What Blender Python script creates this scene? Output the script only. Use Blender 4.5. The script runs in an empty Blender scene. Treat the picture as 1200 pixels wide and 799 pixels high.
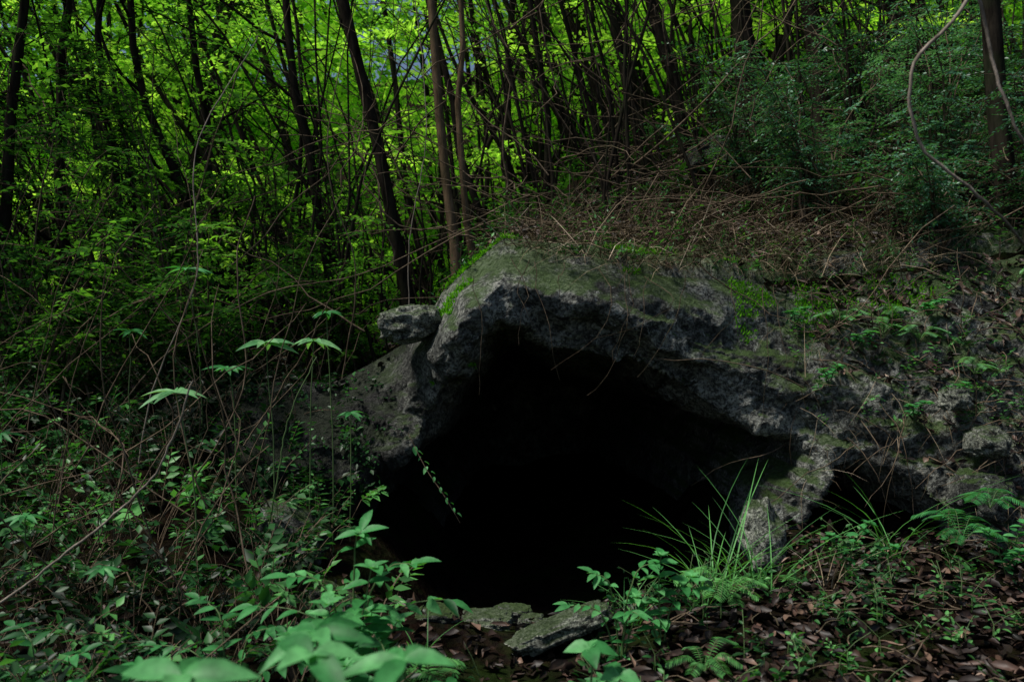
import bpy, math, numpy as np
from mathutils import Vector
rng=np.random.default_rng(7)
scene=bpy.context.scene
# ------------------------------------------------------------ noise helpers
def _h(ix,iy,iz,s):
    h=(ix*374761393+iy*668265263+iz*1440662683+s*1274126177)&0xffffffff
    h=((h^(h>>13))*1274126177)&0xffffffff
    h=((h^(h>>15))*2246822519)&0xffffffff
    return ((h^(h>>16))&0xffffff)/float(0xffffff)
def vn(x,y,z,s=0):
    x,y,z=np.broadcast_arrays(x,y,z)
    ix=np.floor(x).astype(np.int64);iy=np.floor(y).astype(np.int64);iz=np.floor(z).astype(np.int64)
    fx=x-ix;fy=y-iy;fz=z-iz
    fx=fx*fx*(3-2*fx);fy=fy*fy*(3-2*fy);fz=fz*fz*(3-2*fz)
    r=0
    for a in (0,1):
        wa=fx if a else 1-fx
        for b in (0,1):
            wb=fy if b else 1-fy
            for c in (0,1):
                wc=fz if c else 1-fz
                r=r+wa*wb*wc*_h(ix+a,iy+b,iz+c,s)
    return r*2-1
def fbm(x,y,z,o=4,s=0,g=.5):
    r=0;a=1.;t=0
    for i in range(o):
        r=r+a*vn(x*2**i+i*3.1,y*2**i+i*7.7,z*2**i-i*1.3,s+i);t+=a;a*=g
    return r/t
def sst(a,b,x):
    t=np.clip((x-a)/(b-a),0,1);return t*t*(3-2*t)
def nrm(v):
    return v/np.maximum(np.linalg.norm(v,axis=-1,keepdims=True),1e-9)
# ------------------------------------------------------------ terrain functions
ZT=([-60,-8,-2.4,-1.2,-.7,-.35,-.05,.3,.8,1.5,2,2.6,5.6,60],[.9,.9,1.1,1.15,1.42,1.78,2.03,1.98,1.93,1.89,1.90,1.97,2.4,3.4])
YL=([-60,-2.4,-1.4,-.8,-.3,.5,1.3,1.8,2.6,4,5.6,60],[4.9,4.9,5.0,5.1,4.75,4.85,4.9,4.8,4.6,4.3,4.2,4.2])
SL=([-60,-2.4,-1.4,-.8,-.3,.5,1.3,1.8,2.6,4,60],[.9,.9,.7,.25,-.05,-.12,.0,.40,.6,.7,.7])
ztop=lambda x:np.interp(x,*ZT)
def yface(x,z): return np.interp(x,*YL)+np.interp(x,*SL)*(z-.9)
def ytop(x): return yface(x,ztop(x))
def U(x,y):
    s=np.interp(x,[-6,-2,-1,0,1,2,3.5,8,60],[.02,.05,.1,.22,.36,.48,.56,.58,.3])
    d=np.maximum(y-ytop(x),0); d=13*(1-np.exp(-d/13))
    far=np.clip(y-15,0,28);far=.62*far*far/(far+6)
    return ztop(x)+d*s+far+.10*fbm(x*.8,y*.8,0*x,4,11)*np.minimum(1,d+.3)
def G(x,y):
    low=.24+.05*np.clip(x,-3,4)+.06*np.clip(y-3,-3,3)+.09*fbm(x*1.1,y*1.1,0*x,4,5)
    low=low-.10*np.exp(-((x-.05)/.35)**2)*sst(2.6,3.3,y)
    low=low-.22*np.exp(-((x-2.1)/.30)**2)*sst(4.1,4.5,y)
    dip=sst(3.5,4.5,y)*sst(-.95,-.3,x)*(1-sst(1.0,1.7,x)); low=low-.55*dip
    m=(1-sst(-1.9,-.95,x))+sst(4.4,5.3,x)
    u=U(x,y)-.05
    return low*(1-m)+m*(low+(u-low)*sst(3.1,6.0,y))
S1=lambda F,x,y: float(F(np.array([x],float),np.array([y],float))[0])
# ------------------------------------------------------------ mesh helpers
def mesh_obj(name,V,loops,sizes,mat=None,rnd=None,parent=None,smooth=True):
    me=bpy.data.meshes.new(name)
    V=np.asarray(V,dtype=np.float32);loops=np.asarray(loops,dtype=np.int32);sizes=np.asarray(sizes,dtype=np.int32)
    me.vertices.add(len(V));me.vertices.foreach_set('co',V.ravel())
    me.loops.add(len(loops));me.loops.foreach_set('vertex_index',loops)
    me.polygons.add(len(sizes))
    st=np.concatenate([[0],np.cumsum(sizes)[:-1]]).astype(np.int32)
    me.polygons.foreach_set('loop_start',st)
    try: me.polygons.foreach_set('loop_total',sizes)
    except Exception: pass
    if rnd is not None:
        a=me.attributes.new('rnd','FLOAT','FACE');a.data.foreach_set('value',np.asarray(rnd,dtype=np.float32))
    me.polygons.foreach_set('use_smooth',np.full(len(sizes),smooth))
    me.update(calc_edges=True)
    ob=bpy.data.objects.new(name,me);scene.collection.objects.link(ob)
    if mat: me.materials.append(mat)
    if parent: ob.parent=parent
    return ob
def grid_obj(name,P,mat):
    n,m=P.shape[:2]
    idx=np.arange(n*m).reshape(n,m)
    q=np.stack([idx[:-1,:-1],idx[1:,:-1],idx[1:,1:],idx[:-1,1:]],-1).reshape(-1,4)
    return mesh_obj(name,P.reshape(-1,3),q.ravel(),np.full(len(q),4),mat)
# template columns: x (times width), y (times length), z (times length), z2 (times width)
def make_tpl(rows,prof,fold=.22,curve=.18):
    V=[];F=[]
    for i,t in enumerate(rows):
        w=prof(t)*.5
        z=-curve*t*t
        V+= [(-w,t,z,fold*w*2),(0,t,z,0),(w,t,z,fold*w*2)]
    for i in range(len(rows)-1):
        a=i*3;b=a+3
        F+=[(a,a+1,b+1,b),(a+1,a+2,b+2,b+1)]
    return np.array(V,float),F
hi=make_tpl([0,.08,.25,.45,.68,.88,1],lambda t:max(.03,math.sin(math.pi*min(1,t**.8))**.85))
lance=make_tpl([0,.1,.3,.55,.8,1],lambda t:max(.03,math.sin(math.pi*t**.75)),curve=.3)
blade=make_tpl([0,.15,.3,.45,.6,.75,.9,1],lambda t:max(.04,(1-t)**.5),fold=.3,curve=.75)
stemt=(np.array([(-.5,0,0,0),(.5,0,0,0),(-.4,.35,-.05,0),(.4,.35,-.05,0),(-.3,.7,-.22,0),(.3,.7,-.22,0),(0,1,-.5,0)]),[(0,1,3,2),(2,3,5,4),(4,5,6)])
dead=(np.array([(-.05,0,0,0),(.05,0,0,0),(-.42,.22,0,.3),(0,.3,-.05,0),(.45,.25,.0,.4),(-.5,.55,0,.45),(0,.65,-.02,0),(.42,.6,0,.2),(-.03,1,.14,0),(.05,.98,.1,0),(-.25,.82,.02,.3),(.22,.84,.02,.2)]),
      [(0,1,3,2),(1,4,3),(2,3,6,5),(3,4,7,6),(5,6,10),(6,8,10),(6,9,8),(6,11,9),(6,7,11)])
lo=(np.array([(0,0,0,0),(-.5,.42,0,.1),(0,1,-.12,0),(0,.5,-.05,0),(.5,.42,0,.1)]),[(0,3,2,1),(0,4,2,3)])
one=(np.array([(0,0,0,0),(.5,.42,.0,.1),(0,1,-.1,0),(-.5,.42,0,.1)]),[(0,1,2,3)])
class LS:
    def __init__(s): s.a=[]
    def add(s,P,D,N,L,W,R):
        P=np.atleast_2d(P).astype(float);n=len(P)
        f=lambda q:np.broadcast_to(np.asarray(q,float),(n,)).copy()
        g=lambda q:np.broadcast_to(np.asarray(q,float),(n,3)).copy()
        s.a.append((P,g(D),g(N),f(L),f(W),f(R)))
    def build(s,name,mat,tpl,parent=None):
        if not s.a: return
        P,D,N,L,W,R=[np.concatenate([q[i] for q in s.a]) for i in range(6)]
        d=nrm(D);x=nrm(np.cross(d,N));n=np.cross(x,d)
        T,F=tpl
        V=P[:,None]+x[:,None]*(T[:,0][None,:,None]*W[:,None,None])+d[:,None]*(T[:,1][None,:,None]*L[:,None,None])+n[:,None]*(T[:,2][None,:,None]*L[:,None,None]+T[:,3][None,:,None]*W[:,None,None])
        k=len(T);m=len(P)
        off=(np.arange(m)*k)[:,None]
        tl=[];ts=[]
        for f in F: tl+=list(f);ts.append(len(f))
        loops=(off+np.array(tl)[None]).ravel();sizes=np.tile(ts,m)
        return mesh_obj(name,V.reshape(-1,3),loops,sizes,mat,np.repeat(R,len(ts)),parent)
class TB:
    def __init__(s): s.V=[];s.F=[];s.R=[];s.n=0
    def add(s,pts,rad,k=6,r=.5):
        pts=np.asarray(pts,float);m=len(pts);rad=np.broadcast_to(rad,(m,))
        t=nrm(np.gradient(pts,axis=0))
        ref=np.array([0.,1,0]) if abs(t[:,1].mean())<.8 else np.array([1.,0,0])
        a=nrm(np.cross(t,ref));b=np.cross(t,a)
        ang=np.arange(k)/k*2*math.pi
        V=pts[:,None]+rad[:,None,None]*(a[:,None]*np.cos(ang)[None,:,None]+b[:,None]*np.sin(ang)[None,:,None])
        i=np.arange(m*k).reshape(m,k)+s.n
        j=np.roll(i,-1,axis=1)
        q=np.stack([i[:-1],j[:-1],j[1:],i[1:]],-1).reshape(-1,4)
        s.V.append(V.reshape(-1,3));s.F.append(q);s.R.append(np.full(len(q),r));s.n+=m*k
    def build(s,name,mat,parent=None):
        if not s.V:return
        F=np.concatenate(s.F)
        return mesh_obj(name,np.concatenate(s.V),F.ravel(),np.full(len(F),4),mat,np.concatenate(s.R),parent)
def curve(ctrl,n=16,wob=0.):
    c=np.asarray(ctrl,float);t=np.linspace(0,len(c)-1,n)
    i=np.minimum(t.astype(int),len(c)-2);f=(t-i)[:,None]
    p0=c[np.maximum(i-1,0)];p1=c[i];p2=c[i+1];p3=c[np.minimum(i+2,len(c)-1)]
    out=.5*((2*p1)+(-p0+p2)*f+(2*p0-5*p1+4*p2-p3)*f*f+(-p0+3*p1-3*p2+p3)*f**3)
    if wob: 
        w=np.cumsum(rng.normal(0,wob,(n,3)),axis=0);w-=np.linspace(0,1,n)[:,None]*w[-1];out=out+w
    return out
def sprays(ls,C,D,length,k,ll,lw,tone,up=(0,0,1),jit=.35,droop=.25):
    C=np.atleast_2d(C);D=nrm(np.atleast_2d(D));m=len(C)
    Uv=nrm(np.asarray(up,float)+rng.normal(0,.3,(m,3)))
    S=nrm(np.cross(D,Uv))
    t=(np.arange(k)+.6)/k;side=np.where(np.arange(k)%2==0,1.,-1.)
    length=np.broadcast_to(length,(m,))
    P=C[:,None]+D[:,None]*(t[None,:,None]*length[:,None,None])
    P[:,:,2]-=droop*length[:,None]*t[None]**2
    d=S[:,None]*side[None,:,None]*.85+D[:,None]*(.45+.5*t[None,:,None])+rng.normal(0,jit*.6,(m,k,3))
    d[:,:,2]-=.15
    N=Uv[:,None]+rng.normal(0,jit,(m,k,3))
    sc=(.65+.6*rng.random((m,k)))*(1-.35*t[None])
    tn=np.broadcast_to(tone,(m,))[:,None]+rng.normal(0,.12,(m,k))
    ls.add(P.reshape(-1,3),d.reshape(-1,3),N.reshape(-1,3),(ll*sc).ravel(),(lw*sc).ravel(),np.clip(tn,0,1).ravel())
# ------------------------------------------------------------ materials
def newmat(name):
    m=bpy.data.materials.new(name);m.use_nodes=True;nt=m.node_tree;nt.nodes.clear();return m,nt
def ramp(nt,fac,stops):
    r=nt.nodes.new('ShaderNodeValToRGB');e=r.color_ramp.elements
    while len(e)<len(stops):e.new(.5)
    for i,(p,c) in enumerate(stops): e[i].position=p;e[i].color=(*c,1)
    nt.links.new(fac,r.inputs[0]);return r.outputs[0]
def noise(nt,scale,detail=6,rough=.6,vec=None,dist=0):
    n=nt.nodes.new('ShaderNodeTexNoise');n.inputs['Scale'].default_value=scale;n.inputs['Detail'].default_value=detail
    n.inputs['Roughness'].default_value=rough;n.inputs['Distortion'].default_value=dist
    if vec: nt.links.new(vec,n.inputs['Vector'])
    return n.outputs[0]
def mixc(nt,f,a,b,mode='MIX'):
    m=nt.nodes.new('ShaderNodeMix');m.data_type='RGBA';m.blend_type=mode
    if isinstance(f,float): m.inputs[0].default_value=f
    else: nt.links.new(f,m.inputs[0])
    for s,i in ((a,6),(b,7)):
        if isinstance(s,tuple): m.inputs[i].default_value=(*s,1)
        else: nt.links.new(s,m.inputs[i])
    return m.outputs[2]
def leafmat(name,stops,trans=.4,rough=.45,spec=.4,tgain=1.6,noisy=0):
    m,nt=newmat(name);N=nt.nodes;Lk=nt.links
    at=N.new('ShaderNodeAttribute');at.attribute_name='rnd'
    c=ramp(nt,at.outputs['Fac'],stops)
    if noisy:
        g=N.new('ShaderNodeNewGeometry')
        n=noise(nt,noisy,3,.65,g.outputs['Position'])
        c=mixc(nt,1.,c,ramp(nt,n,[(.3,(.45,.5,.45)),(.7,(1.2,1.15,1.1))]),'MULTIPLY')
    if spec>0:
        p=N.new('ShaderNodeBsdfPrincipled');Lk.new(c,p.inputs['Base Color']);p.inputs['Roughness'].default_value=rough
        p.inputs['Specular IOR Level'].default_value=spec
    else:
        p=N.new('ShaderNodeBsdfDiffuse');Lk.new(c,p.inputs['Color'])
    o=N.new('ShaderNodeOutputMaterial')
    if trans>0:
        t=N.new('ShaderNodeBsdfTranslucent')
        tc=mixc(nt,1.,c,(tgain*1.1,tgain*1.2,tgain*.45),'MULTIPLY')
        Lk.new(tc,t.inputs['Color'])
        mx=N.new('ShaderNodeMixShader');mx.inputs[0].default_value=trans
        Lk.new(p.outputs[0],mx.inputs[1]);Lk.new(t.outputs[0],mx.inputs[2]);Lk.new(mx.outputs[0],o.inputs[0])
    else: Lk.new(p.outputs[0],o.inputs[0])
    return m
M_far=leafmat('far_foliage',[(0,(.015,.05,.010)),(.4,(.09,.24,.03)),(1,(.36,.58,.11))],.55,.6,0,1.9)
M_mid=leafmat('tree_foliage',[(0,(.006,.024,.007)),(.5,(.04,.125,.02)),(1,(.16,.36,.05))],.42,.45,0,1.9)
M_blue=leafmat('shrub_foliage',[(0,(.015,.055,.03)),(.5,(.045,.15,.075)),(1,(.14,.34,.20))],.3,.4,.4,1.3)
M_under=leafmat('undergrowth_leaf',[(0,(.004,.017,.006)),(.5,(.026,.11,.027)),(1,(.13,.38,.10))],.3,.42,.25,1.4)
M_fg=leafmat('foreground_leaf',[(0,(.015,.10,.028)),(.5,(.06,.29,.085)),(1,(.17,.50,.19))],.35,.5,.22,1.3,22)
M_pale=leafmat('pale_leaf',[(0,(.11,.34,.13)),(1,(.28,.56,.26))],.35,.5,.25,1.2,22)
M_moss=leafmat('moss',[(0,(.04,.16,.01)),(1,(.16,.46,.02))],.3,.8,0,1.5)
M_stem=leafmat('green_stem',[(0,(.05,.09,.03)),(1,(.10,.16,.05))],0,.6,.3)
M_dead=leafmat('dead_leaf',[(0,(.008,.006,.005)),(.45,(.035,.02,.015)),(.7,(.09,.05,.038)),(.9,(.22,.14,.105)),(1,(.42,.31,.24))],0,.5,.3,1.,25)
M_straw=leafmat('dry_grass_blades',[(0,(.02,.015,.010)),(.5,(.13,.10,.065)),(.8,(.30,.235,.16)),(1,(.55,.46,.35))],0,.6,0)
def barkmat(name,a,b,sc=18):
    m,nt=newmat(name);N=nt.nodes;Lk=nt.links
    g=N.new('ShaderNodeNewGeometry');mp=N.new('ShaderNodeMapping');mp.inputs['Scale'].default_value=(1,1,.22);Lk.new(g.outputs['Position'],mp.inputs[0])
    n=noise(nt,sc,5,.65,mp.outputs[0],.4);n2=noise(nt,3,3,.6,g.outputs['Position'])
    c=ramp(nt,n,[(.32,a),(.68,b)])
    c=mixc(nt,ramp(nt,n2,[(.5,(0,0,0)),(.7,(.5,.5,.5))]),c,(.025,.035,.016))
    p=N.new('ShaderNodeBsdfDiffuse');Lk.new(c,p.inputs['Color'])
    b_=N.new('ShaderNodeBump');b_.inputs['Strength'].default_value=.8;b_.inputs['Distance'].default_value=.012;Lk.new(n,b_.inputs['Height']);Lk.new(b_.outputs[0],p.inputs['Normal'])
    o=N.new('ShaderNodeOutputMaterial');Lk.new(p.outputs[0],o.inputs[0]);return m
M_bark=barkmat('dark_bark',(.006,.005,.0045),(.036,.03,.023))
M_bark2=barkmat('brown_bark',(.05,.035,.022),(.20,.14,.085))
M_twig=barkmat('twig_bark',(.035,.026,.018),(.20,.15,.105),30)
M_vine=barkmat('pale_vine_bark',(.12,.10,.08),(.36,.30,.25),40)
def rockmat(name,dark,mid,light,moss=.6,sc=1.,left_shade=True):
    m,nt=newmat(name);N=nt.nodes;Lk=nt.links
    g=N.new('ShaderNodeNewGeometry');pos=g.outputs['Position']
    n1=noise(nt,2.2*sc,6,.68,pos,.5);n2=noise(nt,42*sc,5,.75,pos);n3=noise(nt,7*sc,6,.7,pos,1.)
    c=ramp(nt,n1,[(.34,dark),(.48,mid),(.62,light)])
    c=mixc(nt,ramp(nt,n2,[(.44,(0,0,0)),(.58,(1,1,1))]),mixc(nt,1.,c,(.25,.26,.25),'MULTIPLY'),mixc(nt,1.,c,(1.8,1.8,1.7),'MULTIPLY'))
    c=mixc(nt,ramp(nt,n3,[(.36,(.95,.95,.95)),(.47,(0,0,0))]),c,(.008,.009,.008))
    n4=noise(nt,9*sc,5,.8,pos,.6)
    c=mixc(nt,ramp(nt,n4,[(.57,(0,0,0)),(.62,(.9,.9,.9))]),c,(.42,.44,.40))
    sx=N.new('ShaderNodeSeparateXYZ');Lk.new(g.outputs['Normal'],sx.inputs[0])
    mu=N.new('ShaderNodeMath');mu.operation='MULTIPLY_ADD';Lk.new(sx.outputs[2],mu.inputs[0]);mu.inputs[1].default_value=.34;Lk.new(noise(nt,3.5,6,.7,pos),mu.inputs[2])
    c=mixc(nt,ramp(nt,mu.outputs[0],[(.62,(0,0,0)),(.76,(moss,)*3)]),c,mixc(nt,n2,(.012,.03,.005),(.09,.19,.016)))
    if left_shade:  # shade painted into the rock colour left of the mouth, noisy edge
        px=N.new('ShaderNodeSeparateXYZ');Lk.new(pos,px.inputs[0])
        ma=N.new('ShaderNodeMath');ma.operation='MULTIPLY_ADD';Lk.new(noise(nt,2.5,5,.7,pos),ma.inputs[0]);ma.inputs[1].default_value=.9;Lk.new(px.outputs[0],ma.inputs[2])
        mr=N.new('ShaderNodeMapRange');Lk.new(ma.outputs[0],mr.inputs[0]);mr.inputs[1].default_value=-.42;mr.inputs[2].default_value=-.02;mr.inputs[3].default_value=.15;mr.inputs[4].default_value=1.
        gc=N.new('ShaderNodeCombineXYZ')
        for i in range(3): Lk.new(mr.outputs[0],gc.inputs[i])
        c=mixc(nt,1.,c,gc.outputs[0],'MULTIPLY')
    p=N.new('ShaderNodeBsdfPrincipled');Lk.new(c,p.inputs['Base Color']);p.inputs['Roughness'].default_value=.72;p.inputs['Specular IOR Level'].default_value=.35
    ad=N.new('ShaderNodeMath');ad.operation='MULTIPLY_ADD';Lk.new(n3,ad.inputs[0]);ad.inputs[1].default_value=2.5;Lk.new(n2,ad.inputs[2])
    b_=N.new('ShaderNodeBump');b_.inputs['Strength'].default_value=1.;b_.inputs['Distance'].default_value=.05;Lk.new(ad.outputs[0],b_.inputs['Height']);Lk.new(b_.outputs[0],p.inputs['Normal'])
    o=N.new('ShaderNodeOutputMaterial');Lk.new(p.outputs[0],o.inputs[0]);return m
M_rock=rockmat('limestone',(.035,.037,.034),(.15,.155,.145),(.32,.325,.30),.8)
M_dstone=rockmat('dark_limestone',(.02,.022,.02),(.08,.085,.078),(.18,.185,.17),.8,1.4,False)
M_stone=rockmat('pale_stone',(.12,.13,.10),(.26,.275,.24),(.46,.48,.42),.7,1.6,False)
def soilmat():
    m,nt=newmat('forest_soil');N=nt.nodes;Lk=nt.links
    g=N.new('ShaderNodeNewGeometry');pos=g.outputs['Position']
    v=N.new('ShaderNodeTexVoronoi');v.inputs['Scale'].default_value=22;Lk.new(pos,v.inputs['Vector'])
    n=noise(nt,5,6,.7,pos);n2=noise(nt,60,4,.7,pos)
    c=ramp(nt,n,[(.35,(.006,.005,.004)),(.6,(.022,.016,.011)),(.75,(.036,.026,.018))])
    c=mixc(nt,.3,c,mixc(nt,1.,c,v.outputs['Color'],'MULTIPLY'))
    c=mixc(nt,ramp(nt,noise(nt,1.6,6,.7,pos),[(.50,(0,0,0)),(.64,(.8,.8,.8))]),c,(.014,.028,.006))
    p=N.new('ShaderNodeBsdfDiffuse');Lk.new(c,p.inputs['Color'])
    ad=N.new('ShaderNodeMath');ad.operation='ADD';Lk.new(n2,ad.inputs[0]);Lk.new(v.outputs['Distance'],ad.inputs[1])
    b_=N.new('ShaderNodeBump');b_.inputs['Distance'].default_value=.03;Lk.new(ad.outputs[0],b_.inputs['Height']);Lk.new(b_.outputs[0],p.inputs['Normal'])
    o=N.new('ShaderNodeOutputMaterial');Lk.new(p.outputs[0],o.inputs[0]);return m
M_soil=soilmat()
# ------------------------------------------------------------ ground + hillside
u=np.linspace(-1,1,420);xs=np.sinh(u*4.6)/np.sinh(4.6)*70
ys=-40+40*(np.linspace(0,1,40))**.6; ys=np.concatenate([ys[:-1],np.linspace(0,12,260)])
X,Y=np.meshgrid(xs,ys,indexing='ij');Z=G(X,Y)+.015*fbm(X*9,Y*9,0*X,3,3)
Z=np.where((Y>6.5),Z-.1,Z)
grid_obj('forest_ground',np.stack([X,Y,Z],-1),M_soil)
t=np.linspace(0,1,300)**2.2*80
X,T=np.meshgrid(xs,t,indexing='ij');Y=ytop(X)+.10+T
Z=U(X,Y)+.03*fbm(X*5,Y*5,0*X,4,9)-.20*np.exp(-T/.12)
grid_obj('hillside',np.stack([X,Y,Z],-1),M_soil)
# ------------------------------------------------------------ cave rock
cave=np.array([(-.54,1.05),(-.42,1.22),(-.30,1.36),(-.20,1.53),(-.05,1.61),(.10,1.57),(.21,1.50),(.40,1.43),(.54,1.37),(.70,1.36),(.86,1.29),(1.05,1.21),(1.23,1.10),(1.50,.99),(1.74,.95),(1.80,.82),(1.70,.66),(1.55,.5),(1.5,.16),(1.5,-.9),(-.6,-.9),(-.72,.0),(-.95,.25),(-1.02,.5),(-.90,.72),(-.62,.86)])
holl=np.array([(1.74,.50),(1.9,.76),(2.1,.80),(2.3,.70),(2.50,.46),(2.5,.1),(1.66,.1)])
def sdpoly(px,pz,poly):
    d=np.full(px.shape,1e9);ins=np.zeros(px.shape,bool);n=len(poly)
    for i in range(n):
        a=poly[i];b=poly[(i+1)%n];e=b-a
        wx=px-a[0];wz=pz-a[1];t_=np.clip((wx*e[0]+wz*e[1])/(e@e),0,1)
        d=np.minimum(d,(wx-e[0]*t_)**2+(wz-e[1]*t_)**2)
        c=((a[1]>pz)!=(b[1]>pz))&(px<(b[0]-a[0])*(pz-a[1])/(b[1]-a[1]+1e-12)+a[0]);ins^=c
    d=np.sqrt(d);return np.where(ins,d,-d)
xr=np.linspace(-2.3,5.7,720);vv=np.linspace(0,1,350)
Xg,Vg=np.meshgrid(xr,vv,indexing='ij')
f=np.clip(Vg/.82,0,1);s=np.clip((Vg-.82)/.18,0,1)
zt=ztop(Xg)
Zg=-.75+(zt+.75)*f
sd=sdpoly(Xg,Zg,cave)+.06*fbm(Xg*3,Zg*3,0*Xg,5,21,.6)
sd2=sdpoly(Xg,Zg,holl)+.05*fbm(Xg*4,Zg*4,0*Xg,3,22)
Yg=yface(Xg,Zg)+6.0*sst(0,.40,sd)+np.clip(sd,0,.1)*9+np.clip(sd2,0,.08)*9+2.5*sst(0,.2,sd2)
Yg=Yg+.20*np.clip((Zg-(zt-.25))/.25,0,1)**2
Yg=Yg+1.2*s
Zg=np.where(s>0,U(Xg,Yg)+.07*(1-s)-.05*s,Zg)
Yg=Yg-.22*np.exp(-((Xg+.25)/.35)**2-((Zg-1.55)/.35)**2)
lipz=np.interp(Xg,[-.6,-.3,-.05,.2,.8,1.3,1.8,2.4],[1.1,1.45,1.70,1.60,1.45,1.25,1.08,.95])
Yg=Yg-.15*np.exp(-((Zg-lipz-.16)/.2)**2)*sst(-.8,-.3,Xg)*(1-sst(1.8,2.6,Xg))*(s<=0)
P=np.stack([Xg,Yg,Zg],-1)
def gn(P):
    a=np.gradient(P,axis=0);b=np.gradient(P,axis=1);return nrm(np.cross(a,b))
Nn=gn(P)
def rg(x,y,z,o,s): return 1-np.abs(fbm(x,y,z,o,s))*2
Xr=P[...,0];Yr=np.minimum(P[...,1],6.5);Zr=P[...,2]
tilt=Zr+.38*Xr
wob=tilt+.10*fbm(Xr*2,Yr*2,Zr*2,3,66)
q_=wob*4.2;ter=(np.floor(q_)+sst(.35,1.,q_-np.floor(q_)))/4.2-wob
disp=.15*fbm(Xr*1.4,Yr*1.4,Zr*1.4,3,31)+.08*(rg(Xr*1.8,Yr*1.8,tilt*4.,4,35)-.6)+.30*ter*sst(-.3,.4,fbm(Xr*1.2,Yr,Zr,2,71))+.07*fbm(Xr*5,Yr*5,Zr*5,6,41,.68)-.07*np.clip(vn(Xr*4.5,Yr*4.5,Zr*4.5,50)-.15,0,1)
Nm=Nn.copy();Nm[...,1]-=.5;Nm=nrm(Nm)
amp=np.where(s>0,.25,1-.75*sst(.85,1.,f))*np.where(sd>.12,.5,1.)
P=P+Nm*(disp*amp)[...,None]
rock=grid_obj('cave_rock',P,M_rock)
ROCKP=P;ROCKN=gn(P)
def rock_at(x,z):
    d=(ROCKP[...,0]-x)**2+(ROCKP[...,2]-z)**2;i=np.unravel_index(np.argmin(d),d.shape);return ROCKP[i]
def stone(name,loc,size,seed,mat=M_stone,rot=0,pw=.7):
    n=44;th=np.linspace(0,math.pi,n);ph=np.linspace(0,2*math.pi,2*n,endpoint=True)
    T_,H_=np.meshgrid(th,ph,indexing='ij')
    d=np.stack([np.sin(T_)*np.cos(H_),np.sin(T_)*np.sin(H_),np.cos(T_)],-1)
    q=np.sign(d)*np.abs(d)**pw
    r=1+.45*fbm(d[...,0]*1.8+seed,d[...,1]*1.8,d[...,2]*1.8,6,seed,.6)
    q=q*r[...,None]*np.array(size)
    c,s_=math.cos(rot),math.sin(rot)
    q=np.stack([q[...,0]*c-q[...,2]*s_,q[...,1],q[...,0]*s_+q[...,2]*c],-1)+np.array(loc)
    return grid_obj(name,q,mat)
stone('pale_boulder',(-.62,4.85,1.61),(.19,.15,.10),3,rot=.15)
stone('mossy_boulder',(2.05,8.0,S1(U,2.05,8.)+.16),(.28,.3,.22),5,M_dstone)
stone('limestone_block',(2.62,4.40,.94),(.10,.10,.08),8)
stone('limestone_block',(2.50,4.5,1.17),(.07,.08,.06),9)
stone('limestone_block',(2.55,4.35,.66),(.16,.12,.12),13,M_dstone,rot=-.2)
stone('limestone_pillar',(1.40,4.45,.40),(.12,.13,.21),15,M_stone,.12,.95)
stone('flat_stone',(-.12,3.7,.20),(.12,.10,.04),16)
stone('flat_stone',(.0,3.95,.15),(.09,.08,.04),31,M_dstone)
stone('flat_stone',(-.34,3.6,.25),(.10,.09,.05),18,M_dstone)
stone('flat_stone',(.10,3.85,.14),(.07,.06,.035),19,M_stone)
stone('mossy_slab',(.20,3.35,.29),(.22,.08,.045),20,M_stone,rot=.38)
stone('bank_stone',(-1.15,4.2,.50),(.2,.14,.11),23,M_dstone,rot=-.5)
stone('bank_stone',(-.80,3.6,.32),(.13,.1,.06),25,M_dstone,rot=-.5)
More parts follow.
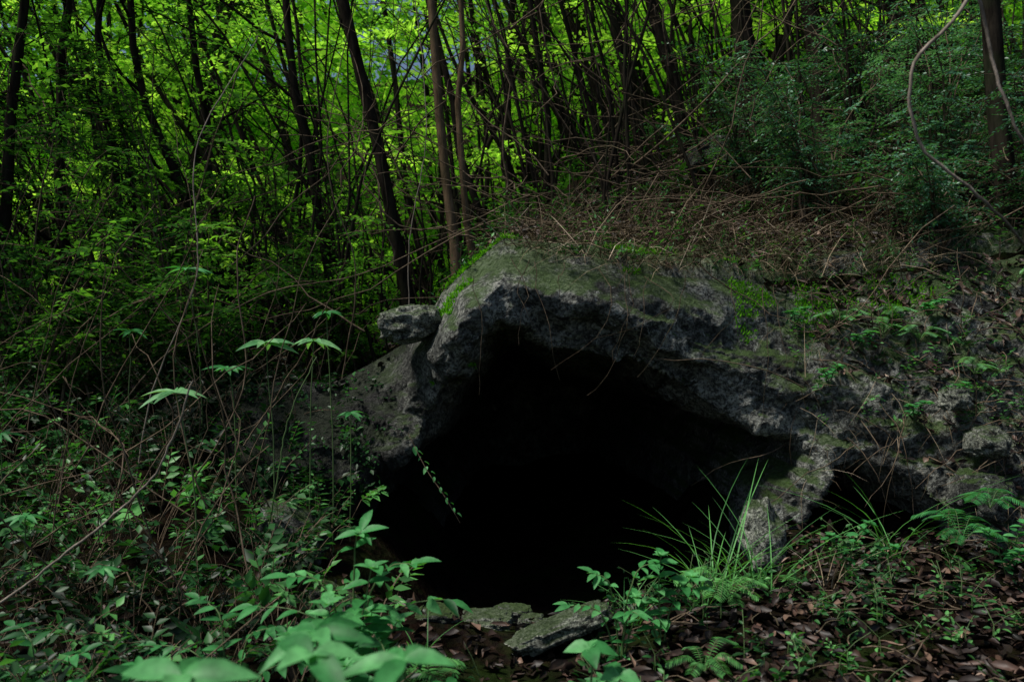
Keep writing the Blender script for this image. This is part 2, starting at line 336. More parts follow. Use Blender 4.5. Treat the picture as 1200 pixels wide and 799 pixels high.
# ------------------------------------------------------------ trees
def tree(x,y,lean,r,h,mat,leaf=M_mid,nl=9,sp=24,low=.18,ll=.075,tone=.5,name='forest_tree',liml=(.8,2.2),tpl=one,sink=None,bendk=.03,top=99):
    z0=S1(U,x,y) if y>S1(lambda a,b:ytop(a),x,0) else S1(G,x,y)
    n=16;tt=np.linspace(0,1,n)
    bend=rng.normal(0,bendk)
    px=x+lean*h*tt+bend*h*np.sin(tt*math.pi)+.022*h*np.sin(tt*9+x*7)*tt+np.cumsum(rng.normal(0,.03,n));py=y+np.cumsum(rng.normal(0,.03,n))
    pts=np.stack([px,py,z0-.2+h*tt],-1);pts[0,:2]=(x,y)
    rad=r*(1-.75*tt);rad[0]*=1.5
    tb,ls=sink if sink else (TB(),LS());tb.add(pts,rad,8,rng.random())
    for i in range(nl):
        f_=low+(.97-low)*((i+rng.random())/nl)
        if f_*h>top: continue
        k=f_*(n-1);i0=int(k);b=pts[i0]+(pts[min(i0+1,n-1)]-pts[i0])*(k-i0)
        az=rng.random()*2*math.pi;L=rng.uniform(*liml)*(1-.4*f_)
        d=np.array([math.cos(az),math.sin(az),rng.uniform(.2,1.0)]);d/=np.linalg.norm(d)
        q=np.linspace(0,1,7)[:,None]
        lp=b+d*L*q+np.array([0,0,1])*(-.25*L*q**2)+np.cumsum(rng.normal(0,.035,(7,3)),axis=0)*(q>0)
        rr=r*(1-.75*f_)*.45
        tb.add(lp,np.linspace(rr,.004,7),5,.4)
        m=sp;w=rng.uniform(.35,1.,m)*6;iw=np.minimum(w.astype(int),5);fr=(w-iw)[:,None]
        C=lp[iw]+(lp[iw+1]-lp[iw])*fr
        D=nrm(np.stack([rng.normal(0,1,m),rng.normal(0,1,m),rng.normal(0,.35,m)],-1)+d*.5)
        sl=rng.uniform(.25,.6,m)
        for j in range(0,m,3):
            e=C[j]+D[j]*sl[j];e[2]-=.25*sl[j];md=C[j]+D[j]*sl[j]*.5;md[2]-=.06*sl[j]
            tb.add([C[j],md,e],[.005,.0035,.002],3,.4)
        sprays(ls,C,D,sl,10,ll,ll*.5,tone+rng.normal(0,.2),jit=.35)
    if not sink:
        o=tb.build(name,mat);ls.build('crown',leaf,tpl,o)
tree(-.83,7.0,-.17,.060,9,M_bark,nl=5,low=.35,tone=.6,top=5.5)
tree(-.45,6.9,-.12,.046,8.5,M_bark2,nl=5,low=.4,tone=.6,top=5.5)
tree(-.30,7.15,-.09,.032,8,M_bark2,nl=5,low=.4,top=5.5)
tree(-1.5,7.0,-.17,.050,8,M_bark,nl=7,low=.25,tone=.55,top=5.5)
tree(-.15,8.0,-.2,.040,8,M_bark,nl=5,low=.25,top=5.5)
tree(.35,8.4,-.16,.038,9,M_bark,nl=5,low=.25,top=5.5)
tree(1.6,9.0,-.30,.065,9,M_bark,nl=5,low=.25,top=5.5)
tree(2.0,8.8,-.22,.075,9,M_bark,nl=5,low=.25,top=5.5)
tree(2.55,8.4,-.07,.120,10,M_bark,nl=5,low=.25,top=5)
tree(3.1,8.0,.02,.105,10,M_bark,nl=5,low=.25,top=5)
tree(3.50,5.6,-.08,.075,8,M_bark,nl=3,low=.5,tone=.2,top=4.5)
tree(1.0,8.0,-.25,.030,7,M_bark,nl=5,low=.25,top=5.5)
tree(-2.3,7.4,-.2,.05,8,M_bark,nl=9,low=.12,tone=.35,top=6)
tree(-2.8,8.0,-.1,.05,8,M_bark,nl=9,low=.12,tone=.4,top=6)
tree(-3.4,7.0,-.12,.045,7,M_bark,nl=9,low=.12,tone=.25,top=6)
tree(-4.1,7.6,-.05,.06,8,M_bark,nl=10,low=.12,tone=.2,top=7)
tree(-4.0,6.2,.03,.05,7,M_bark,nl=10,low=.14,tone=.15,top=7)
tree(-5.2,6.8,.05,.05,7,M_bark,nl=10,low=.2,tone=.15,top=7)
sk=(TB(),LS())
for i in range(72):
    y=rng.uniform(8.8,15);x=(-.66+1.32*((i*0.618)%1))*y+rng.normal(0,.3)
    tree(x,y,rng.normal(-.22,.18),rng.uniform(.02,.06),rng.uniform(7,10),M_bark,nl=8,sp=13,low=.1,ll=.12,tone=rng.uniform(.1,1.),liml=(.8,2.4),sink=sk,bendk=.08,top=.56*y)
o=sk[0].build('woodland_trees',M_bark);sk[1].build('crowns',M_far,one,o)
tb=TB()
for i in range(330):
    y=rng.uniform(6.3,13);x=rng.uniform(-.65,.6)*y;z=S1(U,x,y)
    h=rng.uniform(1.2,6);l=rng.normal(-.3,.35)
    tb.add(curve([(x,y,z-.1),(x+l*h*.3,y,z+h*.5),(x+l*h,y+rng.normal(0,.3),z+h)],9,.05),np.linspace(rng.uniform(.006,.022),.003,9),5,.4)
tb.build('sapling_thicket',M_bark)
tb=TB()
for i in range(160):
    y=rng.uniform(5.7,9);x=rng.uniform(-.62,.5)*y;z=S1(U,x,y)+rng.uniform(.1,2.2)
    L=rng.uniform(1.0,3.4);a=rng.normal(.4,.9);a=math.pi/2+a
    e=np.array([x+L*math.cos(a),y+rng.normal(0,.5),z+L*math.sin(a)*.8]);m_=(np.array([x,y,z])+e)/2+rng.normal(0,.3,3)
    tb.add(curve([(x,y,z),m_,e],14,.03),np.linspace(rng.uniform(.003,.009),.002,14),4,.5)
tb.build('tangled_vines',M_twig)
ls=LS()
nb=860
C0=np.stack([rng.uniform(-16,16,nb),rng.uniform(14,22,nb),np.zeros(nb)],-1)
C0[700:,0]=rng.uniform(-13,-3,nb-700)
ub=U(C0[:,0],C0[:,1]);C0[:,2]=ub+rng.uniform(0,1,nb)*np.maximum(1.,12.5-ub)
C0[700:,2]=rng.uniform(6,11.5,nb-700)
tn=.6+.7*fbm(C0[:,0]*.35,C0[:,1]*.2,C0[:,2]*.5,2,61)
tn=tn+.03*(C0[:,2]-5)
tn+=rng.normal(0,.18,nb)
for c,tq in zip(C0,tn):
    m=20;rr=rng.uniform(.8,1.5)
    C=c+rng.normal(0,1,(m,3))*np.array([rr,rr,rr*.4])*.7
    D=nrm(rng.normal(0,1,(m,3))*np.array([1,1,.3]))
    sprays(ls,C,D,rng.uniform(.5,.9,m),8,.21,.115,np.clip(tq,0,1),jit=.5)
tb=TB()
for i in range(90):
    x=rng.uniform(-16,15);y=rng.uniform(12,19);z=S1(U,x,y);l=rng.normal(-.18,.18)
    tb.add(curve([(x,y,z-.2),(x+l*4,y,z+6),(x+l*12,y,z+13)],10,.1),np.linspace(rng.uniform(.04,.11),.03,10),6,.4)
fo=tb.build('distant_forest',M_bark);ls.build('foliage',M_far,one,fo)
ls=LS()
n=2400;x=rng.uniform(-9,9,n);y=rng.uniform(6.5,17,n);z=U(x,y)+rng.uniform(.0,.5,n)*rng.random(n)
k=np.abs(x)<y*.72;x,y,z=x[k],y[k],z[k]
sprays(ls,np.stack([x,y,z],-1),np.stack([rng.normal(0,1,len(x)),rng.normal(0,1,len(x)),rng.uniform(.1,.9,len(x))],-1),rng.uniform(.2,.5,len(x)),9,.09,.045,np.clip(.22+.5*vn(x*.7,y*.7,0*x,8),0,1),droop=.1)
ls.build('forest_floor_plants',M_mid,one)
# ------------------------------------------------------------ shrubs
def shrub(name,x,y,h,spread,ns,leaf,ll,tone,on='U',spn=10,k=11,tpl=lo,z=None,sink=None):
    if z is None: z=S1(U if on=='U' else G,x,y)
    tb,ls=sink or (TB(),LS())
    for i in range(ns):
        az=rng.random()*6.283;sp=spread*rng.uniform(.3,1);hh=h*rng.uniform(.5,1.1)
        e=np.array([x+math.cos(az)*sp,y+math.sin(az)*sp,z+hh])
        p=curve([(x+rng.normal(0,.08),y+rng.normal(0,.08),z-.05),((x*2+e[0])/3,(2*y+e[1])/3,z+hh*.6),e],10,.02)
        tb.add(p,np.linspace(.011,.003,10),4,.4)
        t2=tone+rng.normal(0,.18)
        for j in range(2,10):
            m=max(1,spn//5)
            D=rng.normal(0,1,(m,3))*np.array([1,1,.3])+np.array([math.cos(az),math.sin(az),.1])*.5
            D=nrm(D);sl=rng.uniform(.15,.4,m)*min(1,h)
            sprays(ls,np.repeat(p[j][None],m,0),D,sl,k,ll,ll*.52,t2+rng.normal(0,.15),jit=.3)
            for q in range(0,m,2):
                tb.add([p[j],p[j]+D[q]*sl[q]*.9-np.array([0,0,.2*sl[q]])],[.003,.0015],3,.4)
    if sink: return
    o=tb.build(name,M_twig);ls.build('leaves',leaf,tpl,o);return o
for x,y,h,t in [(-4.2,6.4,3.2,.2),(-3.2,6.9,3.0,.3),(-2.6,6.2,2.4,.35),(-4.3,5.3,2.2,.2),(-1.9,7.2,2.0,.4),(-3.4,5.6,1.8,.2),(-5.2,7.2,3.6,.15),(-1.3,6.6,1.2,.45),(-2.2,5.7,1.1,.3),(-3.0,5.2,1.1,.25)]:
    shrub('understory_shrub',x,y,h,1.1,10,M_mid,.062,t,spn=20,tpl=one)
for x,y,h,t in [(2.4,6.3,1.3,.6),(3.4,6.2,1.6,.6),(3.1,7.2,1.8,.5),(2.1,7.1,1.1,.4),(4.3,6.8,1.9,.4),(3.0,5.5,.8,.45),(3.7,5.4,1.0,.4)]:
    shrub('small_leaved_shrub',x,y,h,.8,12,M_blue,.042,t,spn=25,k=13)
# ------------------------------------------------------------ undergrowth on left bank
tb=TB();ls=LS()
n=1350
for i in range(n):
    x=rng.uniform(-4.4,-.5);y=rng.uniform(2.2,6.3)
    if x>-1.0 and y>3.3: continue
    if abs(x)>y*.75+.3: continue
    z=S1(G,x,y);h=rng.uniform(.12,.5)
    tone=.34+.6*float(vn(x*1.5,y*1.5,0.,77))+rng.normal(0,.22)-.12*max(0,y-4.2)
    for k in range(rng.integers(2,4)):
        az=rng.random()*6.283;e=np.array([x+math.cos(az)*h*.6,y+math.sin(az)*h*.6,z+h*rng.uniform(.6,1)])
        p=curve([(x,y,z-.02),((x+e[0])/2,(y+e[1])/2,z+h*.6),e],5)
        tb.add(p,np.linspace(.003,.0015,5),3,.4)
        l=rng.uniform(.03,.07)
        sprays(ls,p[2][None],(e-p[2])[None],np.array([np.linalg.norm(e-p[2])]),rng.integers(6,11),l*1.3,l*.68,tone,jit=.3,droop=.0)
for i in range(300):
    x=rng.uniform(-2.2,-.85);z=rng.uniform(.3,1.35);q=rock_at(x,z)
    if q[1]>5.6: continue
    sprays(ls,q[None]+np.array([[0,-.02,0]]),np.array([[rng.normal(0,.8),-.5,rng.normal(.1,.6)]]),np.array([rng.uniform(.1,.3)]),7,.05,.026,rng.uniform(.0,.5),droop=.4)
o=tb.build('undergrowth',M_twig);ls.build('leaves',M_under,lo,o)
# ------------------------------------------------------------ litter, dry grass, moss
def surf(n,x0,x1,y0,y1,F):
    x=rng.uniform(x0,x1,n);y=rng.uniform(y0,y1,n);z=F(x,y);e=.03
    N=nrm(np.stack([-(F(x+e,y)-F(x-e,y))/(2*e),-(F(x,y+e)-F(x,y-e))/(2*e),np.ones(n)],-1))
    return np.stack([x,y,z],-1),N
def litter(ls,P,N,l=.06):
    n=len(P);D=rng.normal(0,1,(n,3));D-=N*(D*N).sum(1)[:,None]*.85
    ls.add(P+N*rng.uniform(.004,.05,n)[:,None],D,N+rng.normal(0,.6,(n,3)),rng.uniform(.45,1.7,n)*l,rng.uniform(.25,.75,n)*l,np.clip(rng.beta(1.2,2.0,n),0,1))
ls=LS()
P1,N1=surf(5200,.3,4,2.0,4.7,G);k=~((P1[:,0]<1.5)&(P1[:,1]>3.9));litter(ls,P1[k],N1[k],.06)
P1,N1=surf(1500,-3,.5,1.8,4.0,G);litter(ls,P1,N1)
P1,N1=surf(7000,-3,5,5.0,10,U);k=P1[:,1]>ytop(P1[:,0])+.2;litter(ls,P1[k],N1[k],.06)
ir=rng.integers(350,719,9000);iv=rng.integers(70,349,9000)
pp=ROCKP[ir,iv];nn=ROCKN[ir,iv];k=(nn[:,2]>.45)&(pp[:,1]<7)&((pp[:,2]>ztop(pp[:,0])-.1)|((pp[:,0]>1.9)&(nn[:,2]>.6)));litter(ls,pp[k],nn[k],.055)
ls.build('leaf_litter',M_dead,dead)
ls=LS()
n=8000;x=rng.uniform(-.05,4.4,n);y=ytop(x)+rng.beta(1,1.6,n)*2.8-.02;z=U(x,y)+.03
dens=vn(x*1.3,y*1.3,0*x,91)>-.35;x,y,z=x[dens],y[dens],z[dens];n=len(x)
D=np.stack([rng.normal(0,.8,n),rng.normal(-.5,.6,n),rng.uniform(.0,1.2,n)],-1)
ls.add(np.stack([x,y,z],-1),D,np.tile([0,0,1.],(n,1))+rng.normal(0,.4,(n,3)),rng.uniform(.12,.5,n),rng.uniform(.002,.006,n),np.clip(rng.beta(1.4,1.8,n),0,1))
k=(ROCKP[ir,iv][:,0]>1.7)&(iv>120)&(ROCKP[ir,iv][:,1]<6);pp=ROCKP[ir,iv][k][:1800];m=len(pp)
ls.add(pp,np.stack([rng.normal(0,.7,m),rng.normal(-.6,.3,m),rng.normal(.1,.7,m)],-1),rng.normal(0,.3,(m,3))+np.array([0,0,1.]),rng.uniform(.1,.4,m),rng.uniform(.002,.005,m),rng.beta(1.4,2,m))
ls.build('dry_grass',M_straw,stemt)
def moss(x,y,r,n,name='moss_patch'):
    d=(ROCKP[...,0]-x)**2+(ROCKP[...,1]-y)**2
    lim=r*r*(1+.5*np.sin(np.arctan2(ROCKP[...,1]-y,ROCKP[...,0]-x)*3+x))
    ok=np.argwhere((d<lim)&(ROCKN[...,2]>.05)&(ROCKP[...,2]>1.2))
    if len(ok)==0: return
    c=ok[rng.integers(0,len(ok),n)];q=ROCKP[c[:,0],c[:,1]]+rng.normal(0,.008,(n,3));q[:,2]+=.004
    ls=LS();ls.add(q,np.stack([rng.normal(0,.5,n),rng.normal(-.4,.5,n),np.ones(n)*.8],-1),rng.normal(0,1,(n,3)),rng.uniform(.015,.035,n),rng.uniform(.007,.013,n),np.clip(rng.normal(.5,.25,n),0,1))
    ls.build(name,M_moss,one)
for a in [(-.32,4.85,.15,1100),(.75,5.1,.15,800),(1.9,5.9,.25,900),(2.0,5.2,.2,900),(.9,5.4,.2,700),(2.5,5.2,.2,900),(-.05,5.0,.1,400),(1.5,5.1,.15,600)]: moss(*a)
# ------------------------------------------------------------ twigs & vines
tb=TB()
for i in range(150):
    x=rng.uniform(-4,-.9);y=rng.uniform(3.0,6);z=S1(G,x,y)
    a=rng.uniform(-1,1);L=rng.uniform(.6,2.2)
    e=np.array([x+a*L*.8,y+rng.normal(0,.4),z+L*rng.uniform(.3,1.)])
    mid=(np.array([x,y,z])+e)/2+rng.normal(0,.18,3)
    if e[0]>-.75: continue
    tb.add(curve([(x,y,z),mid,e],12,.02),np.linspace(rng.uniform(.003,.006),.002,12),4,.5)
for i in range(130):
    x=rng.uniform(-.3,3.8);y=rng.uniform(5.1,7.5);z=S1(U,x,y)+rng.uniform(.02,.6)
    L=rng.uniform(.4,1.5);a=rng.normal(0,.45)
    s_=rng.choice([-1,1]);e=np.array([x+s_*L,y+rng.normal(0,.3),z+a*L+.1])
    tb.add(curve([(x,y,z),(np.array([x,y,z])+e)/2+rng.normal(0,.08,3),e],10,.018),np.linspace(.005,.0015,10),4,.5)
for i in range(90):
    x=rng.uniform(1.7,3.6);z=rng.uniform(.7,1.9);q=rock_at(x,z)+np.array([0,-.04,0])
    e=q+np.array([rng.normal(0,.4),-.05,rng.normal(-.1,.3)]);tb.add(curve([q,(q+e)/2+np.array([0,-.1,.05]),e],9,.012),np.linspace(.004,.0015,9),4,.5)
for i in range(90):
    x=rng.uniform(.5,2.8);y=rng.uniform(2.6,4.2);z=S1(G,x,y)+.03;a=rng.random()*6.28;L=rng.uniform(.1,.5)
    e=np.array([x+math.cos(a)*L,y+math.sin(a)*L*.6,0]);e[2]=S1(G,e[0],min(e[1],4.2))+rng.uniform(.02,.08)
    tb.add(curve([(x,y,z),(np.array([x,y,z])+e)/2+np.array([0,0,.03]),e],7,.008),np.linspace(.004,.0015,7),4,.5)
tb.build('fallen_twigs',M_twig)
def vine(name,ctrl,r,mat=M_vine,n=40):
    t_=TB();t_.add(curve(ctrl,n,.003),np.linspace(r,r*.7,n),8,.5);return t_.build(name,mat)
vine('looping_vine',[(1.52,2.5,2.75),(1.42,2.5,2.55),(1.27,2.5,2.38),(1.255,2.5,2.22),(1.31,2.5,2.08),(1.45,2.5,1.97),(1.60,2.55,1.85),(1.80,2.7,1.6),(2.1,2.9,.4)],.006)
vine('looping_vine',[(1.42,2.5,2.75),(1.50,2.5,2.52),(1.56,2.5,2.3),(1.64,2.5,2.1),(1.85,2.5,1.9),(2.1,2.6,.4)],.0055)
vine('hanging_vine',[(-1.55,4.6,.9),(-1.35,4.6,1.2),(-1.15,4.5,1.5),(-1.0,4.4,1.75)],.005,M_twig)
vine('hanging_vine',[(-1.25,4.0,.3),(-1.18,4.0,.8),(-1.1,4.0,1.15),(-.98,4.0,1.42)],.0045,M_stem)
vine('hanging_vine',[(-1.9,4.2,.5),(-1.6,4.2,.9),(-1.45,4.25,1.3),(-1.5,4.3,1.9),(-1.42,4.4,2.3)],.005,M_twig)
vine('hanging_vine',[(-1.95,3.0,.5),(-1.6,3.0,.75),(-1.35,3.0,1.0),(-1.2,3.0,1.35)],.005,M_vine)
vine('hanging_vine',[(-2.1,4.4,.6),(-2.0,4.4,1.2),(-1.75,4.4,1.9),(-1.78,4.5,2.6),(-1.5,4.7,3.3)],.0045,M_vine)
vine('hanging_vine',[(-1.2,5.6,1.2),(-1.1,5.6,2.0),(-1.3,5.6,2.8),(-1.1,5.7,4.0)],.005,M_twig)
vine('hanging_vine',[(-.7,5.6,1.5),(-.72,5.6,2.2),(-.6,5.6,3.0),(-.7,5.7,4.0)],.004,M_vine)
vine('hanging_vine',[(-2.6,5.0,.9),(-2.2,5.0,1.4),(-1.6,5.1,1.8),(-1.0,5.3,1.95),(-.3,5.6,2.3)],.005,M_twig)
tb=TB();ls=LS()
for i in range(22):
    x=rng.uniform(-.3,2.6);p0=np.array([x,S1(lambda a,b:ytop(a),x,0)-.25,float(ztop(x))-.05])
    L=rng.uniform(.2,.8);p=curve([p0,p0+np.array([rng.normal(0,.1),-.12,-L*.5]),p0+np.array([rng.normal(0,.2),-.1,-L])],10,.012)
    tb.add(p,np.linspace(.003,.001,10),3,.5)
p=curve([(-.62,4.75,.95),(-.5,4.65,.75),(-.40,4.6,.62),(-.30,4.6,.45)],10);tb.add(p,.0025,3,.5)
sprays(ls,p[1][None],np.array([[.4,-.1,-.6]]),np.array([.5]),14,.05,.026,.6,droop=0)
o=tb.build('hanging_roots',M_twig);ls.build('leaves',M_fg,hi,o)
# ------------------------------------------------------------ detailed plants
def gz(x,y): return S1(G,x,y)
def leafy(name,x,y,stems,l,mat,tone,w=.45,k=10,z=None,tpl=hi):
    z=gz(x,y) if z is None else z
    tb=TB();ls=LS()
    for dx,dy,dz in stems:
        e=np.array([x+dx,y+dy,z+dz]);p=curve([(x,y,z-.03),(x+dx*.3,y+dy*.3,z+dz*.6),e],10,.004)
        tb.add(p,np.linspace(.004,.002,10),5,.5)
        for j in range(3,10):
            az=j*1.57+rng.normal(0,.2)
            for s_ in (0,math.pi):
                d=np.array([math.cos(az+s_),math.sin(az+s_),rng.uniform(-.05,.5)])
                sc=l*rng.uniform(.7,1.15)*(1.1-.04*abs(j-6))
                ls.add(p[j],d,np.array([0,-.25,1])+rng.normal(0,.2,3),sc,sc*w,np.clip(tone+rng.normal(0,.2),0,1))
        for q in range(4):
            az=q*1.57+.5;ls.add(p[-1],np.array([math.cos(az),math.sin(az),.5]),np.array([0,-.2,1.]),l*.6,l*.6*w,min(1,tone+.2))
    o=tb.build(name,M_stem);ls.build('leaves',mat,tpl,o);return o
def compound(name,x,y,fronds,l,mat,tone,w=.4,nl=7,z=None,tpl=hi):
    z=gz(x,y) if z is None else z
    tb=TB();ls=LS()
    for dx,dy,dz in fronds:
        e=np.array([x+dx,y+dy,z+dz]);p=curve([(x,y,z-.03),(x+dx*.35,y+dy*.35,z+dz*.85),e],nl*2+2,.003)
        tb.add(p,np.linspace(.0045,.0015,len(p)),4,.5)
        for j in range(nl):
            i=len(p)-1-2*j
            if i<3: break
            t_=nrm(p[i]-p[i-1]);S=nrm(np.cross(t_,[0,0,1.]))
            for s_ in (-1,1):
                sc=l*rng.uniform(.75,1.15)*(1-.25*abs(j-2)/nl)
                ls.add(p[i-1],S*s_*.9+t_*.5+np.array([0,0,-.12])+rng.normal(0,.12,3),np.array([0,-.3,1])+rng.normal(0,.2,3),sc,sc*w,np.clip(tone+rng.normal(0,.18),0,1))
        ls.add(p[-1],nrm(p[-1]-p[-2])[None],np.array([0,-.3,1.]),l,l*w,tone)
    o=tb.build(name,M_stem);ls.build('leaves',mat,tpl,o);return o
def whorl(name,x,y,h,lean,n,l,w,mat,tone,z=None,up=.25):
    z=gz(x,y) if z is None else z
    e=np.array([x+lean[0],y+lean[1],z+h]);p=curve([(x,y,z-.05),(x+lean[0]*.3,y+lean[1]*.3,z+h*.6),e],10,.004)
    tb=TB();tb.add(p,np.linspace(.0045,.0025,10),5,.5);ls=LS()
    a0=rng.random()*6
    for i in range(n):
        az=a0+i/n*6.283+rng.normal(0,.22);ls.add(e,np.array([math.cos(az),math.sin(az),rng.uniform(-.15,up)]),np.array([0,-.45,1.])+rng.normal(0,.15,3),l*rng.uniform(.6,1.15),l*w,np.clip(tone+rng.normal(0,.2),0,1))
    o=tb.build(name,M_stem);ls.build('leaves',mat,lance,o);return o
def fern(name,x,y,n,L,mat,tone,z=None):
    z=gz(x,y) if z is None else z
    tb=TB();ls=LS()
    for i in range(n):
        az=(i+rng.random()*.8)/n*6.283
        l=L*rng.uniform(.6,1.15);d=np.array([math.cos(az),math.sin(az),0]);hh=rng.uniform(.35,.65)
        p=curve([(x,y,z),np.array([x,y,z])+d*l*.4+np.array([0,0,l*hh]),np.array([x,y,z])+d*l*.95+np.array([0,0,l*(hh-.15)])],26)
        tb.add(p,np.linspace(.002,.0008,26),3,.5)
        for j in range(4,26):
            t_=nrm(p[j]-p[j-1]);S=nrm(np.cross(t_,[0,0,1.]));q=(j-4)/22;sc=l*.24*(math.sin(math.pi*(.12+.86*(1-q)**.8)))**.8+.004
            for s_ in (-1,1):
                ls.add(p[j],S*s_+t_*.35,np.array([0,0,1.])+rng.normal(0,.12,3),sc,l*.042,np.clip(tone+rng.normal(0,.15),0,1))
    o=tb.build(name,M_stem);ls.build('fronds',mat,lance,o);return o
def grass(name,x,y,n,L,mat,tone,w=.007,z=None,spread=.5):
    z=gz(x,y) if z is None else z
    ls=LS();a=rng.random(n)*6.283
    P_=np.stack([x+rng.normal(0,.03,n),y+rng.normal(0,.03,n),np.full(n,z)],-1)
    D=np.stack([np.cos(a)*spread*rng.random(n)*1.4,np.sin(a)*spread*rng.random(n),np.ones(n)],-1)
    N_=np.stack([-np.cos(a),-np.sin(a),np.full(n,.35)],-1)
    ls.add(P_,D,N_,L*rng.uniform(.6,1.1,n),w,np.clip(rng.normal(tone,.2,n),0,1));return ls.build(name,mat,blade)
whorl('broadleaf_seedling',-.31,1.3,.98-gz(-.3,1.3),(-.02,.02),5,.11,.42,M_fg,.8)
whorl('broadleaf_seedling',-.50,1.3,.955-gz(-.5,1.3),(-.04,.0),4,.11,.42,M_fg,.7)
whorl('broadleaf_seedling',-.19,1.4,.94-gz(-.18,1.4),(.0,.0),5,.11,.38,M_fg,.7)
whorl('broadleaf_seedling',-.42,1.7,.88-gz(-.42,1.7),(.0,.0),6,.12,.36,M_fg,.5)
leafy('leafy_plant',-.50,2.5,[(-.08,0,.50),(.05,.05,.60),(.14,0,.45),(-.2,.05,.38),(.0,-.1,.35)],.10,M_fg,.5)
leafy('leafy_plant',-1.2,2.3,[(-.08,0,.35),(.1,.05,.40),(.2,0,.25),(-.2,.05,.28)],.085,M_fg,.3)
compound('compound_leaf_plant',-.55,2.75,[(.03,0,.66),(.22,-.05,.56),(-.22,0,.5),(.33,.05,.40),(-.36,.05,.38),(.1,-.2,.45)],.095,M_fg,.55)
compound('compound_leaf_plant',-.35,2.4,[(.2,0,.28),(-.1,.1,.40),(.3,.1,.2)],.08,M_fg,.4)
compound('compound_leaf_plant',-.95,2.7,[(.15,0,.40),(-.15,.1,.46),(-.3,.1,.3),(.3,0,.28)],.07,M_fg,.35)
compound('compound_leaf_plant',-1.6,2.7,[(.15,0,.35),(-.15,.1,.40),(-.3,.1,.3)],.07,M_fg,.25)
compound('compound_leaf_plant',.42,3.1,[(.15,0,.40),(-.10,0,.36),(.3,0,.30),(.05,-.15,.25),(-.2,.05,.22)],.07,M_fg,.6)
leafy('leafy_plant',.58,3.1,[(.0,0,.38),(.12,0,.30),(-.1,0,.22)],.07,M_fg,.6)
leafy('leafy_plant',.25,2.6,[(.05,0,.16),(-.05,0,.12)],.08,M_fg,.45)
whorl('broadleaf_seedling',.21,2.15,.62-gz(.21,2.15)+.05,(.0,.0),4,.085,.6,M_fg,.8)
whorl('broadleaf_seedling',.28,2.15,.55-gz(.25,2.15)+.05,(.01,.0),4,.08,.6,M_fg,.6)
fern('fern',-.3,2.8,8,.24,M_under,.8);fern('fern',-.4,2.9,7,.22,M_under,.7);fern('fern',-.15,2.5,7,.22,M_under,.8)
fern('fern',.95,3.5,8,.24,M_under,.8);fern('fern',1.25,3.7,7,.22,M_under,.6);fern('fern',.7,2.9,7,.16,M_under,.6)
fern('fern',2.2,3.9,8,.22,M_fg,.3,z=gz(2.25,3.9)+.12);fern('fern',2.4,4.0,7,.2,M_fg,.3,z=.66);fern('fern',-1.1,3.9,7,.22,M_under,.5)
grass('grass_tuft',1.0,3.9,22,.75,M_under,.9,.009);grass('grass_tuft',1.15,3.7,18,.55,M_under,.85,.007)
grass('grass_tuft',1.9,4.0,14,.6,M_under,.65,.007);grass('grass_tuft',-.35,3.1,10,.3,M_under,.7,.006)
grass('grass_tuft',.8,3.4,22,.3,M_under,.6,.006);grass('grass_tuft',1.5,3.8,12,.3,M_straw,.7,.005);grass('grass_tuft',.5,3.4,16,.28,M_under,.6,.005)
leafy('leafy_plant',1.6,3.8,[(.1,0,.3),(-.08,0,.24),(.2,-.05,.2)],.06,M_fg,.4)
leafy('leafy_plant',2.3,3.7,[(-.1,0,.25),(.08,0,.28),(0,-.1,.18)],.06,M_fg,.4)
tb=TB();ls=LS()
for i in range(200):
    x=rng.uniform(-.7,1.6);y=rng.uniform(2.3,3.9)
    if rng.random()<.3: x=rng.uniform(1.3,2.6);y=rng.uniform(3.0,4.4)
    if -.75<x<.32 and y>2.8: continue
    z=gz(x,y);h=rng.uniform(.05,.2)
    for k in range(2):
        az=rng.random()*6.283;e=np.array([x+math.cos(az)*h*.6,y+math.sin(az)*h*.6,z+h])
        p=curve([(x,y,z-.02),(x,y,z+h*.6),e],5);tb.add(p,.0015,3,.4)
        l=rng.uniform(.025,.05);sprays(ls,p[1][None],(e-p[1])[None],np.array([h]),rng.integers(5,9),l,l*.5,rng.uniform(.05,.9),droop=0)
o=tb.build('groundcover_herbs',M_stem);ls.build('leaves',M_under,hi,o)
for x,y,h,lx,l in [(-1.28,4.3,1.0,-.05,.17),(-1.1,4.3,1.05,.03,.15),(-1.5,4.35,.8,-.05,.13),(-1.42,3.6,.92,-.1,.15),(-1.0,4.5,1.3,-.05,.12),(-1.9,4.9,1.4,-.1,.14),(-2.3,4.8,1.0,.0,.12),(-2.7,4.2,.7,0,.12),(-.95,4.7,.95,0,.10),(-1.7,3.3,.5,0,.10),(-2.2,3.6,.6,0,.11)]:
    z=gz(x,y);tz={-1.28:1.49,-1.1:1.50,-1.5:1.35,-1.42:1.27,-1.0:1.66}.get(x,z+h*.8)
    whorl('umbrella_leaf_plant',x,y,max(.2,tz-z),(lx,0),9,l,.27,M_pale if l>.14 else M_fg,.45)
for x,z,kind in [(2.3,1.55,0),(2.5,1.5,0),(2.4,1.65,0),(2.15,1.45,1),(1.9,1.25,1),(2.55,1.15,1),(2.35,1.05,1),(2.6,1.65,1),(1.8,1.6,1),(2.75,1.3,0),(2.05,1.6,0)]:
    p=rock_at(x,z)
    if kind==0: fern('fern',p[0],p[1]-.02,7,.16,M_pale,.2,z=p[2])
    else: leafy('leafy_plant',p[0],p[1]-.03,[(.03,-.08,.1),(-.06,-.06,.08)],.055,M_fg,.5,z=p[2])
tb=TB();ls=LS()
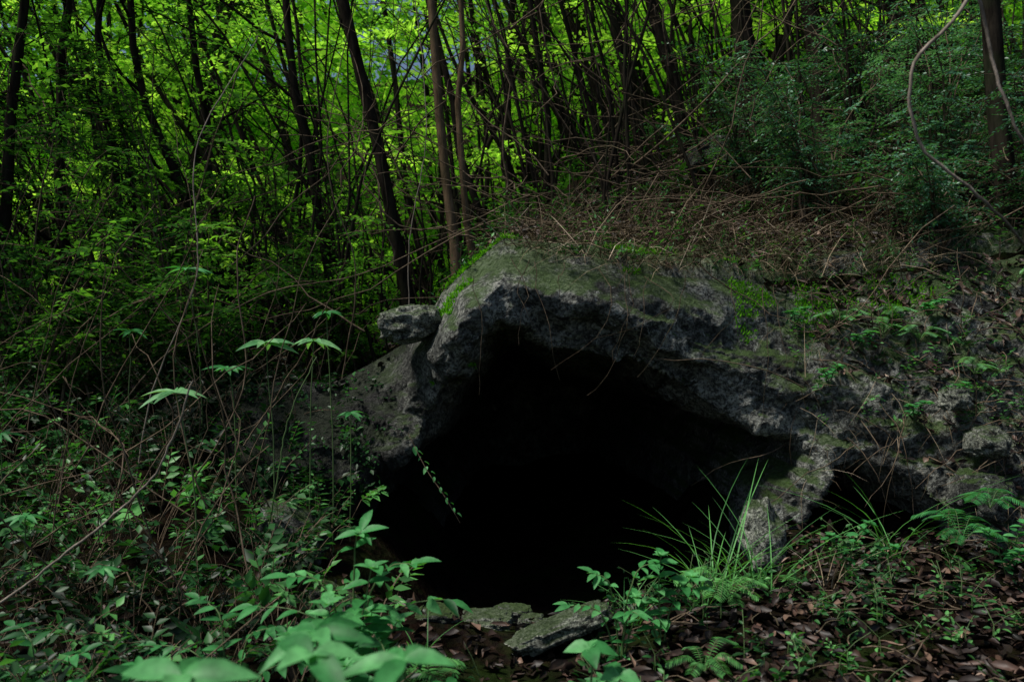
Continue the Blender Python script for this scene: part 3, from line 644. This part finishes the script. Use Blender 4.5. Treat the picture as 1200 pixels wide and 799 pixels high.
for i in range(420):
    x=rng.uniform(-.5,4.4);y=S1(lambda a,b:ytop(a),x,0)+rng.uniform(0,1)**1.3*3;z=S1(U,x,y);h=rng.uniform(.06,.3)
    az=rng.random()*6.283;e=np.array([x+math.cos(az)*h*.5,y-h*.3,z+h]);p=curve([(x,y,z),(x,y,z+h*.6),e],5)
    tb.add(p,.0018,3,.4);sprays(ls,p[1][None],(e-p[1])[None],np.array([h]),8,.05,.022,rng.uniform(.05,.8),droop=0)
for i in range(260):
    x=rng.uniform(1.7,4.0);z=rng.uniform(1.0,2.0);q=rock_at(x,z);h=rng.uniform(.05,.2)
    sprays(ls,q[None],np.array([[rng.normal(0,.6),-.6,.6]]),np.array([h]),7,.045,.02,rng.uniform(.05,.9),droop=.1)
o=tb.build('slope_herbs',M_twig);ls.build('leaves',M_under,lo,o)
# ------------------------------------------------------------ camera, light
cam=bpy.data.cameras.new('camera');co=bpy.data.objects.new('camera',cam);scene.collection.objects.link(co)
co.location=(0,0,1.5);co.rotation_euler=(math.radians(90),0,0);cam.lens=28;cam.sensor_width=36;cam.clip_end=400;cam.clip_start=.05
cam.dof.use_dof=True;cam.dof.focus_distance=4.8;cam.dof.aperture_fstop=2.8
scene.camera=co
EL,AZ=63,-105   # soft high light from the left
w=bpy.data.worlds.new('World');scene.world=w;w.use_nodes=True;nt=w.node_tree;nt.nodes.clear()
sk=nt.nodes.new('ShaderNodeTexSky');sk.sky_type='NISHITA';sk.sun_disc=False;sk.sun_elevation=math.radians(EL);sk.sun_rotation=math.radians(AZ)
bg=nt.nodes.new('ShaderNodeBackground');bg.inputs[1].default_value=.08;ow=nt.nodes.new('ShaderNodeOutputWorld')
nt.links.new(sk.outputs[0],bg.inputs[0]);nt.links.new(bg.outputs[0],ow.inputs[0])
sun=bpy.data.lights.new('sun','SUN');sun.energy=5.0;sun.angle=math.radians(12);sun.color=(1,.96,.88)
so=bpy.data.objects.new('sun',sun);scene.collection.objects.link(so)
el,az=math.radians(EL),math.radians(AZ)
d=Vector((math.sin(az)*math.cos(el),math.cos(az)*math.cos(el),math.sin(el)))
so.rotation_euler=d.to_track_quat('Z','Y').to_euler()
scene.view_settings.view_transform='Standard';scene.view_settings.look='None';scene.view_settings.exposure=0
print('verts',sum(len(o.data.vertices) for o in scene.objects if o.type=='MESH'))
